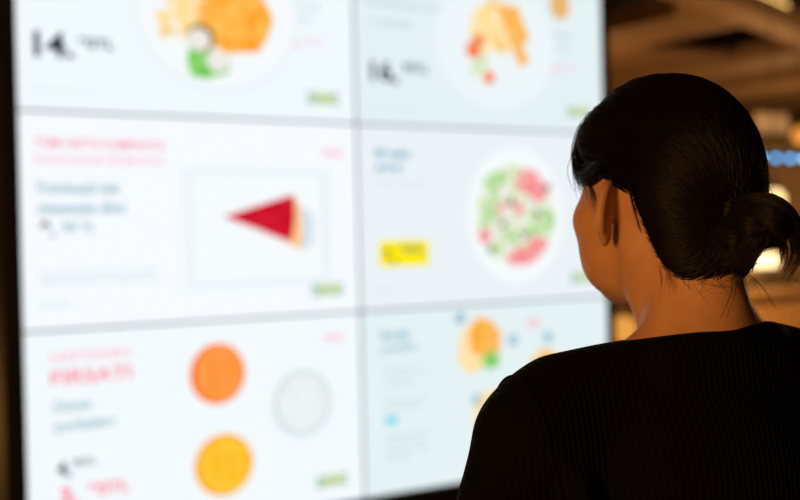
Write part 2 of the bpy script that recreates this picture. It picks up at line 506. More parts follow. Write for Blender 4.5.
# --- E: soups
pe.text('HAFTANIN', 0.083, 0.098, 0.030, k_pinkl, 0.255, 0.0006)
pe.text('FIRSATI', 0.083, 0.170, 0.046, k_pink, 0.26, 0.001)
pe.text('Günün', 0.088, 0.255, 0.036, k_blue, 0.122, 0.0008)
pe.text('çorbaları', 0.088, 0.315, 0.036, k_blue, 0.196, 0.0008)
pe.text('4,', 0.095, 0.455, 0.046, k_dark, 0.042, 0.002)
pe.text('90TL', 0.145, 0.432, 0.024, k_mid, 0.075, 0.0006)
pe.text('3,', 0.103, 0.545, 0.052, k_pink, 0.055, 0.003)
pe.text('90TL', 0.191, 0.530, 0.038, k_pink, 0.137, 0.0015)
pe.disc('soup_picture', 0.645, 0.180, 0.101, 0.103, k_soup1r, 1, 0, 48)
pe.disc('soup_picture', 0.652, 0.180, 0.088, 0.096, k_soup1, 2, 0, 48)
pe.disc('soup_picture', 0.660, 0.490, 0.108, 0.105, k_soup2r, 1, 0, 48)
pe.disc('soup_picture', 0.663, 0.490, 0.100, 0.098, k_soup2, 2, 0, 48)
pe.disc('soup_picture', 0.965, 0.310, 0.118, 0.120, k_soup3r, 1, 0, 48)
pe.disc('soup_picture', 0.968, 0.310, 0.098, 0.104, k_soup3, 2, 0, 48)
pe.text('YENİ', 1.052, 0.100, 0.026, k_pinkl, 0.085, 0.001)
pe.logo()

# --- F: numbered dishes
pf.text('Sıcak', 0.083, 0.108, 0.034, k_blue, 0.135, 0.0015)
pf.text('yemekler', 0.083, 0.158, 0.034, k_blue, 0.165, 0.0015)
for k, (v, w) in enumerate(((0.225, 0.17), (0.255, 0.19), (0.285, 0.13), (0.345, 0.19), (0.372, 0.16), (0.476, 0.19), (0.505, 0.17), (0.535, 0.19), (0.56, 0.1))):
    pf.text(('köfte, patates püresi', 'kremalı sos ve reçel', 'sebze garnitür', 'fırında somon, sebze', 'limon dilimi ile', 'ızgara tavuk, pilav', 'közlenmiş domates', 'yeşil biber ve salata', 'KDV dahil')[k], 0.099, v, 0.016, k_pale, w, 0.0006)
pf.rect('print_mark', 0.098, 0.395, 0.15, 0.425, k_cyan, 1)
pf.disc('food_picture', 0.50, 0.175, 0.065, 0.095, k_fry, 1, 0.06)
pf.disc('food_picture', 0.56, 0.13, 0.078, 0.075, k_schn, 2, 0.12, 40, 1)
pf.disc('food_picture', 0.60, 0.16, 0.04, 0.05, k_fish, 3, 0.1)
pf.disc('salad_picture', 0.592, 0.222, 0.042, 0.036, k_green, 4, 0.12)
pf.disc('food_picture', 0.87, 0.275, 0.085, 0.075, k_fry2, 1, 0.08)
pf.disc('food_picture', 0.59, 0.44, 0.085, 0.10, k_fry, 1, 0.06, 40, 2)
for n, (u, v) in enumerate(((0.447, 0.049), (0.704, 0.151), (0.885, 0.151), (0.519, 0.372))):
    pf.disc('number_badge', u, v, 0.024, 0.024, k_blue, 1)
    pf.text(str(n + 1), u - 0.006, v + 0.011, 0.022, k_plate, None, 0, 2)
pf.text('YENİ', 0.765, 0.105, 0.03, k_pinkl, 0.08, 0.002)
pf.logo()


# ------------------------------------------------------------------ far side of the hall
m_tan = plain('counter_tan', (0.56, 0.34, 0.15), 0.6, noise=0.15, scale=3)
m_top = wood('counter_top_wood', (0.45, 0.28, 0.13), 0.7)
m_steel = plain('dark_metal', (0.05, 0.045, 0.04), 0.4, 0.8, noise=0.2, scale=30)
m_grey = plain('sign_grey', (0.62, 0.60, 0.66), 0.7, noise=0.1, scale=6)
m_olive = plain('fascia_olive', (0.10, 0.085, 0.03), 0.7, noise=0.3, scale=5)
m_globe = glow('globe_warm', (1.0, 0.66, 0.28), 2.2)
m_globe2 = glow('globe_amber', (1.0, 0.42, 0.07), 0.85)
m_case = glow('case_lamp', (1.0, 0.72, 0.34), 3.0)
m_blue = glow('bulb_blue', (0.09, 0.36, 0.72), 6.0)
m_blue2 = glow('bulb_pale_blue', (0.26, 0.60, 0.95), 6.5)
m_amber = glow('bulb_amber', (1.0, 0.36, 0.05), 0.9)
m_tube = glow('tube_warm', (1.0, 0.60, 0.18), 3.5)
m_glass, nt, b = new_mat('case_glass')
b.inputs['Base Color'].default_value = (1, 1, 1, 1)
b.inputs['Transmission Weight'].default_value = 1.0
b.inputs['Roughness'].default_value = 0.02
b.inputs['IOR'].default_value = 1.02

CAN = (2.776, 9.568)
ct = empty('service_counter', (2.95, 8.75, 0), YAW)
tag(ct, 'tan panelled service counter with wooden top at the far side of the hall', 'counter')
box('body', (-1.9, 0.04, 0), (1.9, 0.66, 1.0), m_tan, ct)
for k in range(12):
    x = -1.9 + k * 3.8 / 12
    box('front_panel', (x + 0.008, 0.0, 0.1), (x + 3.8 / 12 - 0.008, 0.04, 0.985), m_tan, ct, 0.004)
box('worktop', (-1.95, -0.05, 1.0), (1.95, 0.7, 1.05), m_top, ct, 0.006)
cs = empty('display_case', (2.95 + 0.02 * T.x + 0.16 * N.x, 8.75 + 0.02 * T.y + 0.16 * N.y, 1.05), YAW)
tag(cs, 'brightly lit glass food case standing on the tan service counter', 'display case')
box('base', (-0.27, 0, 0), (0.27, 0.36, 0.05), m_steel, cs, 0.004)
box('glass', (-0.265, 0.004, 0.05), (0.265, 0.010, 0.30), m_glass, cs)
box('back_panel', (-0.265, 0.34, 0.05), (0.265, 0.355, 0.30), m_tan, cs)
for x in (-0.27, 0.26):
    box('post', (x, 0.0, 0.05), (x + 0.01, 0.012, 0.30), m_steel, cs)
    box('side_glass', (x + 0.003, 0.012, 0.05), (x + 0.007, 0.34, 0.30), m_glass, cs)
box('top', (-0.27, 0, 0.30), (0.27, 0.36, 0.32), m_steel, cs, 0.004)
box('lamp_strip', (-0.15, 0.10, 0.15), (0.15, 0.16, 0.25), m_case, cs, 0.01)
wp = empty('counter_canopy', (CAN[0], CAN[1], 0), YAW)
tag(wp, 'dark olive fascia beam on two posts above the service counter', 'fascia')
box('fascia', (-2.0, 0, 2.15), (1.9, 0.08, 2.26), m_olive, wp, 0.004)
for x in (-1.98, 1.8):
    box('post', (x, 0.0, 0), (x + 0.08, 0.08, 2.15), m_olive, wp, 0.004)
# blue bulbs under the fascia
br = empty('blue_light_rail', (CAN[0] + 0.35 * T.x, CAN[1] + 0.35 * T.y, 2.115), YAW)
tag(br, 'row of round blue bulbs on a rail under the olive fascia', 'light rail')
box('rail', (-0.65, 0.015, 0.005), (1.6, 0.04, 0.035), m_steel, br)
for k in range(-3, 9):
    prof = [(0.001, -0.026)] + [(0.023 * math.sin(a), -0.023 * math.cos(a)) for a in np.linspace(0.25, 2.9, 9)] + [(0.001, 0.024)]
    lathe('bulb', prof, m_blue2 if k in (0, 3, 6) else m_blue, br, 16, (k * 0.190, 0.0275, -0.018))
sg = empty('signboard', (0, 0, 0), YAW)
tag(sg, 'grey blank signboard standing on the olive fascia above blue bulbs', 'signboard')
sg.location = (CAN[0] + 0.40 * T.x + 0.02 * N.x, CAN[1] + 0.40 * T.y + 0.02 * N.y, 2.26)
box('board', (-0.12, 0, 0.05), (0.31, 0.03, 0.215), m_grey, sg, 0.004)
for x in (-0.05, 0.22):
    box('bracket', (x, 0.005, 0), (x + 0.02, 0.025, 0.05), m_steel, sg)
pw = slab('wall_partition', 6.2, 11.0, 7.6, 7.75, 0, 2.15, m_wall); tag(pw, kind='structure')

def globe_profile(r, n=14):
    return [(max(0.001, r * math.sin(a)), -r * math.cos(a)) for a in np.linspace(0.05, math.pi - 0.05, n)]
def pendant(loc, r, mat, label, energy=0.0, squash=1.0):
    e = empty('pendant_lamp', loc)
    tag(e, label, 'lamp', 'pendant lamps of the hall')
    lathe('globe', [(a, b_ * squash) for a, b_ in globe_profile(r)], mat, e)
    lathe('cap', [(0.02, r * squash * 0.95), (0.028, r * squash), (0.02, r * squash + 0.05), (0.006, r * squash + 0.06)], m_steel, e, 16)
    tube('cord', [(0, 0, r * squash + 0.05), (0, 0, CEIL_Z - loc[2] - 0.01)], 0.004, m_steel, e, 6)
    lathe('rose', [(0.05, CEIL_Z - loc[2] - 0.03), (0.05, CEIL_Z - loc[2])], m_steel, e, 16)
    if energy:
        l = lamp('pendant_light', (0, 0, -r * squash - 0.08), energy, 0.08)
        l.parent = e
    return e
pendant((2.60, 8.05, 1.695), 0.072, m_globe, 'pale warm globe lamp hanging beside the bun of dark hair', 45)
pendant((3.19, 9.2, 2.23), 0.07, m_amber, 'small amber pendant lamp hanging at the right edge above blue bulbs', 6)
tb = empty('ceiling_light', (3.03, 9.50, 3.38), R(53))
tag(tb, 'yellow tube light fixed under the ceiling beams at the top right corner', 'light')
box('tube', (-0.42, -0.05, -0.05), (0.42, 0.05, 0.0), m_tube, tb, 0.012)
box('fixture', (-0.46, -0.06, 0.0), (0.46, 0.06, 0.05), m_steel, tb, 0.006)
for x in (-0.3, 0.3):
    tube('hanger', [(x, 0, 0.05), (x, 0, CEIL_Z - 3.38)], 0.006, m_steel, tb, 6)

ctab = empty('cafe_table', (1.147, 6.02, 0))
tag(ctab, 'small round wooden table carrying the amber globe lamp beyond the screens', 'table')
lathe('tabletop', [(0.28, 0.70), (0.30, 0.71), (0.30, 0.735), (0.29, 0.74)], m_top, ctab, 40)
lathe('column', [(0.03, 0.02), (0.03, 0.70)], m_steel, ctab, 16)
lathe('base', [(0.2, 0.0), (0.2, 0.012), (0.04, 0.03)], m_steel, ctab, 32)
tl = empty('table_lamp', (1.147, 6.02, 0.74))
tag(tl, 'glowing amber globe table lamp seen between the screens and the neck', 'lamp')
lathe('foot', [(0.055, 0.0), (0.055, 0.012), (0.02, 0.03)], m_steel, tl, 24)
lathe('stem', [(0.012, 0.02), (0.012, 0.18)], m_steel, tl, 12)
lathe('globe', [(a, 0.245 + b_) for a, b_ in globe_profile(0.072)], m_globe2, tl)

wp2 = empty('wood_screen', (-2.35, 6.1, 0), YAW)
tag(wp2, 'brown upright timber screen standing behind the left edge of the displays', 'screen')
for k in range(7):
    box('board', (-1.2 + k * 0.2, 0, 0.06), (-1.2 + k * 0.2 + 0.188, 0.03, 2.3), m_wall, wp2, 0.004)
box('rail', (-1.2, 0.03, 0.3), (0.2, 0.07, 0.4), m_wall, wp2)
box('rail', (-1.2, 0.03, 1.9), (0.2, 0.07, 2.0), m_wall, wp2)
for x in (-1.1, 0.05):
    box('foot', (x, -0.2, 0), (x + 0.08, 0.3, 0.06), m_wall, wp2)

# ------------------------------------------------------------------ the person: implicit surfaces meshed with surface nets
BODY_YAW, HEAD_YAW = R(21), R(24)
PX, PY = 0.281, 1.15
HR = HEAD_YAW - BODY_YAW
cH, sH = math.cos(HR), math.sin(HR)
def to_head(x, y, z):          # body frame -> head frame
    return x * cH + y * sH, -x * sH + y * cH - HY, z
HY = 0.014                     # the head sits a little forward of the neck
def head_to_body(p):
    return np.stack([p[..., 0] * cH - (p[..., 1] + HY) * sH, p[..., 0] * sH + (p[..., 1] + HY) * cH, p[..., 2]], -1)
def body_to_head(p):
    return np.stack([p[..., 0] * cH + p[..., 1] * sH, -p[..., 0] * sH + p[..., 1] * cH - HY, p[..., 2]], -1)
def ident(x, y, z):
    return x, y, z

def ell(c, r, rot=None):
    c = np.array(c, float); r = np.array(r, float)
    M = None if rot is None else np.array(rot)
    def f(x, y, z):
        px, py, pz = x - c[0], y - c[1], z - c[2]
        if M is not None:
            px, py, pz = (M[0, 0] * px + M[1, 0] * py + M[2, 0] * pz, M[0, 1] * px + M[1, 1] * py + M[2, 1] * pz, M[0, 2] * px + M[1, 2] * py + M[2, 2] * pz)
        k0 = np.sqrt((px / r[0]) ** 2 + (py / r[1]) ** 2 + (pz / r[2]) ** 2) + 1e-9
        k1 = np.sqrt((px / r[0] ** 2) ** 2 + (py / r[1] ** 2) ** 2 + (pz / r[2] ** 2) ** 2) + 1e-9
        return k0 * (k0 - 1) / k1
    return f, c - r.max(), c + r.max()
def cone(a, b, ra, rb, sq=None):
    a = np.array(a, float); b = np.array(b, float)
    ab = b - a; L2 = (ab ** 2).sum()
    def f(x, y, z):
        px, py, pz = x - a[0], y - a[1], z - a[2]
        t = np.clip((px * ab[0] + py * ab[1] + pz * ab[2]) / L2, 0, 1)
        return np.sqrt((px - t * ab[0]) ** 2 + (py - t * ab[1]) ** 2 + (pz - t * ab[2]) ** 2) - (ra + (rb - ra) * t)
    m = max(ra, rb)
    return f, np.minimum(a, b) - m, np.maximum(a, b) + m

class Shape:
    def __init__(self):
        self.ops = []
    def add(self, prim, k=0.02, op='u', frame=ident):
        self.ops.append((op, prim, k, frame))
        return self
    def ell(self, c, r, k=0.02, op='u', frame=ident, rot=None):
        return self.add(ell(c, r, rot), k, op, frame)
    def cone(self, a, b, ra, rb, k=0.02, op='u', frame=ident):
        return self.add(cone(a, b, ra, rb), k, op, frame)
    def cut(self, fn, k=0.004, frame=ident):
        self.ops.append(('i', (fn, None, None), k, frame))
        return self
    @staticmethod
    def comb(a, d, k, op):
        if op == 'u':
            h = np.maximum(k - np.abs(a - d), 0) / k
            return np.minimum(a, d) - h * h * k * 0.25
        if op == 's':
            d = -d
        h = np.maximum(k - np.abs(a - d), 0) / k
        return np.maximum(a, d) + h * h * k * 0.25
    def eval(self, x, y, z):
        a = np.full(np.broadcast(x, y, z).shape, 1.0)
        for op, (f, lo, hi), k, fr in self.ops:
            a = self.comb(a, f(*fr(x, y, z)), k, op)
        return a
    def grid(self, xs, ys, zs):
        F = np.full((len(xs), len(ys), len(zs)), 1.0, np.float32)
        X, Y, Z = xs[:, None, None], ys[None, :, None], zs[None, None, :]
        for op, (f, lo, hi), k, fr in self.ops:
            if lo is None:
                F = self.comb(F, f(*fr(X, Y, Z)).astype(np.float32), k, op)
                continue
            if fr is not ident:
                cs_ = head_to_body(np.array([[p, q, 0.0] for p in (lo[0], hi[0]) for q in (lo[1], hi[1])]))
                l2 = np.array([cs_[:, 0].min(), cs_[:, 1].min(), lo[2]]); h2 = np.array([cs_[:, 0].max(), cs_[:, 1].max(), hi[2]])
            else:
                l2, h2 = lo, hi
            mg = k + 0.012
            sl = tuple(slice(max(0, np.searchsorted(A, l2[i] - mg)), np.searchsorted(A, h2[i] + mg)) for i, A in enumerate((xs, ys, zs)))
            d = f(*fr(X[sl[0]], Y[:, sl[1]], Z[:, :, sl[2]])).astype(np.float32)
            F[sl] = self.comb(F[sl], d, k, op)
        return F

def surface_nets(F, xs, ys, zs):
    S = F < 0
    nx, ny, nz = F.shape
    cnt = np.zeros((nx - 1, ny - 1, nz - 1), np.uint8)
    for i in (0, 1):
        for j in (0, 1):
            for k in (0, 1):
                cnt += S[i:nx - 1 + i, j:ny - 1 + j, k:nz - 1 + k]
    act = (cnt > 0) & (cnt < 8)
    I, J, K = np.nonzero(act)
    idx = np.full(act.shape, -1, np.int64)
    idx[I, J, K] = np.arange(len(I))
    acc = np.zeros((len(I), 3)); num = np.zeros(len(I))
    corners = [(a, b, c) for a in (0, 1) for b in (0, 1) for c in (0, 1)]
    for p in corners:
        for ax in range(3):
            if p[ax]:
                continue
            q = list(p); q[ax] = 1
            fa = F[I + p[0], J + p[1], K + p[2]].astype(float); fb = F[I + q[0], J + q[1], K + q[2]].astype(float)
            m = (fa < 0) != (fb < 0)
            t = np.where(m, fa / np.where(m, fa - fb, 1), 0)
            P = np.stack([np.full(len(I), p[0], float), np.full(len(I), p[1], float), np.full(len(I), p[2], float)], -1)
            P[:, ax] += t
            acc[m] += P[m]; num[m] += 1
    acc /= num[:, None]
    V = np.stack([A[i] + (A[i + 1] - A[i]) * acc[:, c] for c, (A, i) in enumerate(((xs, I), (ys, J), (zs, K)))], -1)
    quads = []
    for ax in range(3):
        sl0 = [slice(None)] * 3; sl1 = [slice(None)] * 3
        sl0[ax] = slice(0, -1); sl1[ax] = slice(1, None)
        ch = S[tuple(sl0)] != S[tuple(sl1)]
        A, B, C = np.nonzero(ch)
        o1, o2 = [(1, 2), (2, 0), (0, 1)][ax]
        g = [A, B, C]
        ok = (g[o1] > 0) & (g[o2] > 0) & (g[o1] < F.shape[o1] - 1) & (g[o2] < F.shape[o2] - 1)
        g = [q[ok] for q in g]
        def at(d1, d2):
            h = list(g); h[o1] = h[o1] - d1; h[o2] = h[o2] - d2
            return idx[h[0], h[1], h[2]]
        Q = np.stack([at(1, 1), at(0, 1), at(0, 0), at(1, 0)], -1)
        inside = S[g[0], g[1], g[2]]
        Q[~inside] = Q[~inside][:, ::-1]
        quads.append(Q)
    return V, np.concatenate(quads)

def np_mesh(name, V, Q):
    me = bpy.data.meshes.new(name)
    me.vertices.add(len(V))
    me.vertices.foreach_set('co', V.astype(np.float32).ravel())
    n = Q.shape[1]
    me.loops.add(len(Q) * n)
    me.loops.foreach_set('vertex_index', Q.astype(np.int32).ravel())
    me.polygons.add(len(Q))
    me.polygons.foreach_set('loop_start', (np.arange(len(Q)) * n).astype(np.int32))
    me.polygons.foreach_set('use_smooth', np.ones(len(Q), bool))
    me.update(calc_edges=True)
    me.validate()
    return me
def relax(V, Q, it=2, lam=0.5):
    a = Q.ravel(); b_ = np.roll(Q, -1, 1).ravel()
    ii = np.concatenate([a, b_]); jj = np.concatenate([b_, a])
    c = np.maximum(np.bincount(ii, minlength=len(V)), 1)
    for _ in range(it):
        s = np.stack([np.bincount(ii, V[jj, k], len(V)) for k in range(3)], -1)
        V = V + lam * (s / c[:, None] - V)
    return V
def axis(*segs):               # segs: (start, stop, step)
    out = []
    for a, b_, h in segs:
        out.append(np.arange(a, b_ - h * 0.4, h))
    out.append(np.array([segs[-1][1]]))
    return np.concatenate(out)
def shape_obj(name, shp, xs, ys, zs, mat, parent, it=1):
    V, Q = surface_nets(shp.grid(xs, ys, zs), xs, ys, zs)
    V = relax(V, Q, it, 0.4)
    return mesh_obj(name, np_mesh(name, V, Q), mat, parent)

# --- skin, cloth and hair materials
m_skin, nt, b = new_mat('skin')
tc = nt.nodes.new('ShaderNodeTexCoord')
nz = nt.nodes.new('ShaderNodeTexNoise'); nz.inputs['Scale'].default_value = 38; nz.inputs['Detail'].default_value = 6
rp = nt.nodes.new('ShaderNodeValToRGB')
rp.color_ramp.elements[0].position = 0.3; rp.color_ramp.elements[1].position = 0.75
rp.color_ramp.elements[0].color = (0.47, 0.245, 0.15, 1); rp.color_ramp.elements[1].color = (0.56, 0.31, 0.195, 1)
nt.links.new(tc.outputs['Object'], nz.inputs['Vector']); nt.links.new(nz.outputs['Fac'], rp.inputs['Fac'])
nt.links.new(rp.outputs['Color'], b.inputs['Base Color'])
nz2 = nt.nodes.new('ShaderNodeTexNoise'); nz2.inputs['Scale'].default_value = 420; nz2.inputs['Detail'].default_value = 3
bp = nt.nodes.new('ShaderNodeBump'); bp.inputs['Strength'].default_value = 0.12; bp.inputs['Distance'].default_value = 0.002
nt.links.new(tc.outputs['Object'], nz2.inputs['Vector']); nt.links.new(nz2.outputs['Fac'], bp.inputs['Height'])
nt.links.new(bp.outputs['Normal'], b.inputs['Normal'])
b.inputs['Roughness'].default_value = 0.52
b.inputs['Specular IOR Level'].default_value = 0.28
b.inputs['Subsurface Weight'].default_value = 0.25
b.inputs['Subsurface Radius'].default_value = (1.0, 0.35, 0.2)
b.inputs['Subsurface Scale'].default_value = 0.008

m_knit, nt, b = new_mat('black_rib_knit')
b.inputs['Base Color'].default_value = (0.0024, 0.0027, 0.0034, 1)
b.inputs['Roughness'].default_value = 0.9
b.inputs['Specular IOR Level'].default_value = 0.06
b.inputs['Sheen Weight'].default_value = 0.012
b.inputs['Sheen Roughness'].default_value = 0.4
tc = nt.nodes.new('ShaderNodeTexCoord')
wv = nt.nodes.new('ShaderNodeTexWave'); wv.wave_type = 'BANDS'; wv.bands_direction = 'X'
wv.inputs['Scale'].default_value = 54; wv.inputs['Distortion'].default_value = 0.25; wv.inputs['Detail'].default_value = 1
bp = nt.nodes.new('ShaderNodeBump'); bp.inputs['Strength'].default_value = 0.55; bp.inputs['Distance'].default_value = 0.002
nt.links.new(tc.outputs['Object'], wv.inputs['Vector']); nt.links.new(wv.outputs['Fac'], bp.inputs['Height'])
nz = nt.nodes.new('ShaderNodeTexNoise'); nz.inputs['Scale'].default_value = 900; nz.inputs['Detail'].default_value = 2
bp2 = nt.nodes.new('ShaderNodeBump'); bp2.inputs['Strength'].default_value = 0.3; bp2.inputs['Distance'].default_value = 0.001
nt.links.new(tc.outputs['Object'], nz.inputs['Vector']); nt.links.new(nz.outputs['Fac'], bp2.inputs['Height'])
nt.links.new(bp.outputs['Normal'], bp2.inputs['Normal']); nt.links.new(bp2.outputs['Normal'], b.inputs['Normal'])

m_hair = plain('hair_dark', (0.0036, 0.0025, 0.0022), 0.6, noise=0.3, scale=60, spec=0.15)
m_strand = plain('hair_strand', (0.0046, 0.0031, 0.0026), 0.42, noise=0.3, scale=30, spec=0.18)
m_tie = plain('hair_tie_black', (0.002, 0.002, 0.002), 0.8, noise=0.2, scale=200)
m_denim = plain('trousers_dark', (0.012, 0.013, 0.018), 0.85, noise=0.3, scale=120, bump=0.1)
m_shoe = plain('shoe_black', (0.015, 0.013, 0.012), 0.5, noise=0.2, scale=40)
m_sole = plain('sole_grey', (0.25, 0.24, 0.22), 0.8, noise=0.1, scale=40)
m_nail = plain('nail', (0.62, 0.36, 0.28), 0.25, noise=0.05)

per = empty('person', (PX, PY, 0), BODY_YAW)
tag(per, 'person in a black ribbed sweater with a dark low bun, looking at the screens', 'person')

# --- body
bd = Shape()
HF = to_head
bd.ell((0, 0.016, 1.537), (0.0695, 0.089, 0.087), 0.01, frame=HF)            # cranium
bd.ell((0, 0.050, 1.490), (0.058, 0.060, 0.078), 0.03, frame=HF)             # face
bd.ell((0, 0.052, 1.440), (0.049, 0.050, 0.030), 0.03, frame=HF)             # jaw
bd.ell((0, 0.094, 1.424), (0.019, 0.017, 0.017), 0.025, frame=HF)            # chin
for s in (-1, 1):
    bd.ell((s * 0.041, 0.076, 1.494), (0.024, 0.024, 0.021), 0.022, frame=HF)    # cheekbone
    bd.ell((s * 0.040, 0.060, 1.458), (0.022, 0.030, 0.028), 0.022, frame=HF)    # cheek
    bd.ell((s * 0.026, 0.098, 1.539), (0.017, 0.011, 0.007), 0.014, frame=HF)    # brow
    bd.ell((s * 0.031, 0.116, 1.519), (0.015, 0.012, 0.011), 0.012, 's', HF)     # eye socket
    bd.ell((s * 0.031, 0.0955, 1.5185), (0.0145, 0.0130, 0.0115), 0.005, frame=HF)
    bd.ell((s * 0.031, 0.1120, 1.5175), (0.0135, 0.0100, 0.0056), 0.002, 's', HF)   # lids
bd.cone((0, 0.106, 1.520), (0, 0.123, 1.487), 0.0075, 0.0095, 0.014, frame=HF)   # nose
bd.ell((0, 0.124, 1.483), (0.011, 0.009, 0.008), 0.008, frame=HF)
for s in (-1, 1):
    bd.ell((s * 0.011, 0.113, 1.480), (0.0075, 0.009, 0.0065), 0.006, frame=HF)
    bd.ell((s * 0.006, 0.117, 1.4735), (0.0028, 0.0038, 0.003), 0.002, 's', HF)
bd.ell((0, 0.107, 1.4545), (0.021, 0.010, 0.0055), 0.006, frame=HF)          # lips
bd.ell((0, 0.106, 1.4445), (0.018, 0.010, 0.0060), 0.006, frame=HF)
bd.ell((0, 0.119, 1.4497), (0.022, 0.006, 0.0012), 0.003, 's', HF)
# neck
bd.cone((0, -0.018, 1.375), (0, 0.006, 1.470), 0.0465, 0.0450, 0.03)
bd.cone((0, -0.030, 1.36), (0, -0.034, 1.46), 0.034, 0.036, 0.02)
for s in (-1, 1):
    bd.cone((s * 0.016, -0.032, 1.398), (s * 0.13, -0.022, 1.322), 0.022, 0.024, 0.030)   # trapezius
    bd.cone((s * 0.048, 0.010, 1.463), (s * 0.014, 0.036, 1.365), 0.013, 0.010, 0.02)     # neck muscle
    bd.cone((s * 0.02, 0.045, 1.335), (s * 0.15, 0.012, 1.325), 0.012, 0.014, 0.03)       # collar bone
N_HEAD = len(bd.ops)
# ears
def ear(s):
    an = R(36)           # the shell leaves the head backwards and outwards
    e1 = np.array([s * math.cos(an) * 1.0, -math.sin(an), 0.0])
    tilt = R(10)
    up = np.array([0, -math.sin(tilt), math.cos(tilt)])
    up = up - e1 * (up @ e1); up /= np.linalg.norm(up)
    nn = np.cross(e1, up)
    M = np.stack([e1, up, nn], -1)
    base = np.array([s * 0.0685, 0.008, 1.503])
    c = base + e1 * 0.014 + up * 0.000
    bd.add(ell(c, (0.017, 0.027, 0.0042), M), 0.008, 'u', HF)
    # scoop on the front side
    side = -1 if (nn @ np.array([0, 1, 0])) < 0 else 1
    bd.add(ell(c + nn * side * 0.0052 - e1 * 0.002, (0.012, 0.020, 0.0045), M), 0.003, 's', HF)
    # helix rim
    pts = []
    for a in np.linspace(R(-62), R(168), 15):
        pts.append(c + e1 * (0.0162 * math.cos(a)) + up * (0.0257 * math.sin(a)) + nn * side * 0.0012)
    for p, q in zip(pts[:-1], pts[1:]):
        bd.add(cone(p, q, 0.0040, 0.0040), 0.003, 'u', HF)
    bd.add(ell(c - up * 0.0255 - e1 * 0.002, (0.0085, 0.0095, 0.0048), M), 0.006, 'u', HF)   # lobe
    bd.add(ell(base + np.array([s * 0.004, 0.004, -0.002]), (0.004, 0.005, 0.007)), 0.005, 'u', HF)  # tragus
    return c
for s in (-1, 1):
    ear(s)
# torso
bd.ell((0, 0.005, 1.19), (0.150, 0.095, 0.175), 0.04)
bd.ell((0, -0.028, 1.235), (0.140, 0.075, 0.125), 0.04)
TILT = {-1: -0.006, 1: 0.0}        # the left shoulder hangs a little lower
for s in (-1, 1):
    bd.ell((s * 0.158, -0.006, 1.306 + TILT[s]), (0.048, 0.046, 0.045), 0.05)
    bd.ell((s * 0.072, 0.078, 1.200), (0.058, 0.048, 0.056), 0.03)
bd.ell((0, 0.0, 1.05), (0.122, 0.088, 0.16), 0.05)
bd.ell((0, -0.005, 0.91), (0.165, 0.112, 0.115), 0.06)
ARM = {}
for s in (-1, 1):
    sh = (s * 0.182, -0.010, 1.290 + TILT[s]); el = (s * 0.285, -0.040, 1.030); wr_ = (s * 0.245, 0.085, 0.840)
    ARM[s] = (sh, el, wr_)
    bd.cone(sh, el, 0.043, 0.036, 0.03)
    bd.cone(el, wr_, 0.037, 0.024, 0.02)
    # hand: relaxed, palm turned to the thigh
    w = np.array(wr_); dn = np.array([0, 0.22, -0.975]); dn /= np.linalg.norm(dn)
    inn = np.array([-s, 0, 0.0]); fw = np.cross(dn, inn) * (-s); fw /= np.linalg.norm(fw)
    if fw[1] < 0: fw = -fw
    for o_ in (-0.018, 0.0, 0.018):
        bd.cone(w + fw * o_ * 0.7, w + dn * 0.082 + fw * o_ * 1.25, 0.015, 0.0125, 0.012)
    for o_, L, cu in ((0.027, 0.068, 0.35), (0.009, 0.076, 0.42), (-0.009, 0.070, 0.5), (-0.026, 0.055, 0.6)):
        p = w + dn * 0.082 + fw * o_
        a = 0.12
        for seg, rr in ((0.45, 0.0088), (0.32, 0.0080), (0.25, 0.0072)):
            d = dn * math.cos(a) + inn * math.sin(a)
            q = p + d * L * seg
            bd.cone(p, q, rr, rr * 0.93, 0.003)
            p = q; a += cu
    p = w + dn * 0.022 + fw * 0.020 + inn * 0.004
    for L, rr, d in ((0.040, 0.0125, dn * 0.72 + fw * 0.62 + inn * 0.3), (0.030, 0.0098, dn * 0.9 + fw * 0.36 + inn * 0.25), (0.024, 0.0085, dn * 0.96 + fw * 0.1 + inn * 0.3)):
        d = d / np.linalg.norm(d); q = p + d * L
        bd.cone(p, q, rr, rr * 0.9, 0.006); p = q
    # legs
    hip = (s * 0.088, -0.008, 0.86); kn = (s * 0.095, 0.010, 0.475); an_ = (s * 0.098, -0.028, 0.085)
    bd.cone(hip, kn, 0.080, 0.052, 0.04)
    bd.cone(kn, an_, 0.050, 0.034, 0.03)
    bd.ell((s * 0.096, -0.03, 0.36), (0.045, 0.048, 0.10), 0.03)
    bd.cone((s * 0.098, -0.03, 0.045), (s * 0.108, 0.13, 0.030), 0.030, 0.024, 0.02)

xs = axis((-0.33, -0.195, 0.0032), (-0.195, -0.115, 0.005), (-0.115, 0.115, 0.0022), (0.115, 0.195, 0.005), (0.195, 0.33, 0.0032))
ys = axis((-0.15, -0.10, 0.004), (-0.10, 0.145, 0.0022), (0.145, 0.20, 0.004))
zs = axis((-0.01, 0.62, 0.008), (0.62, 0.86, 0.003), (0.86, 1.33, 0.006), (1.33, 1.64, 0.0022))
body = shape_obj('body', bd, xs, ys, zs, m_skin, per, 1)

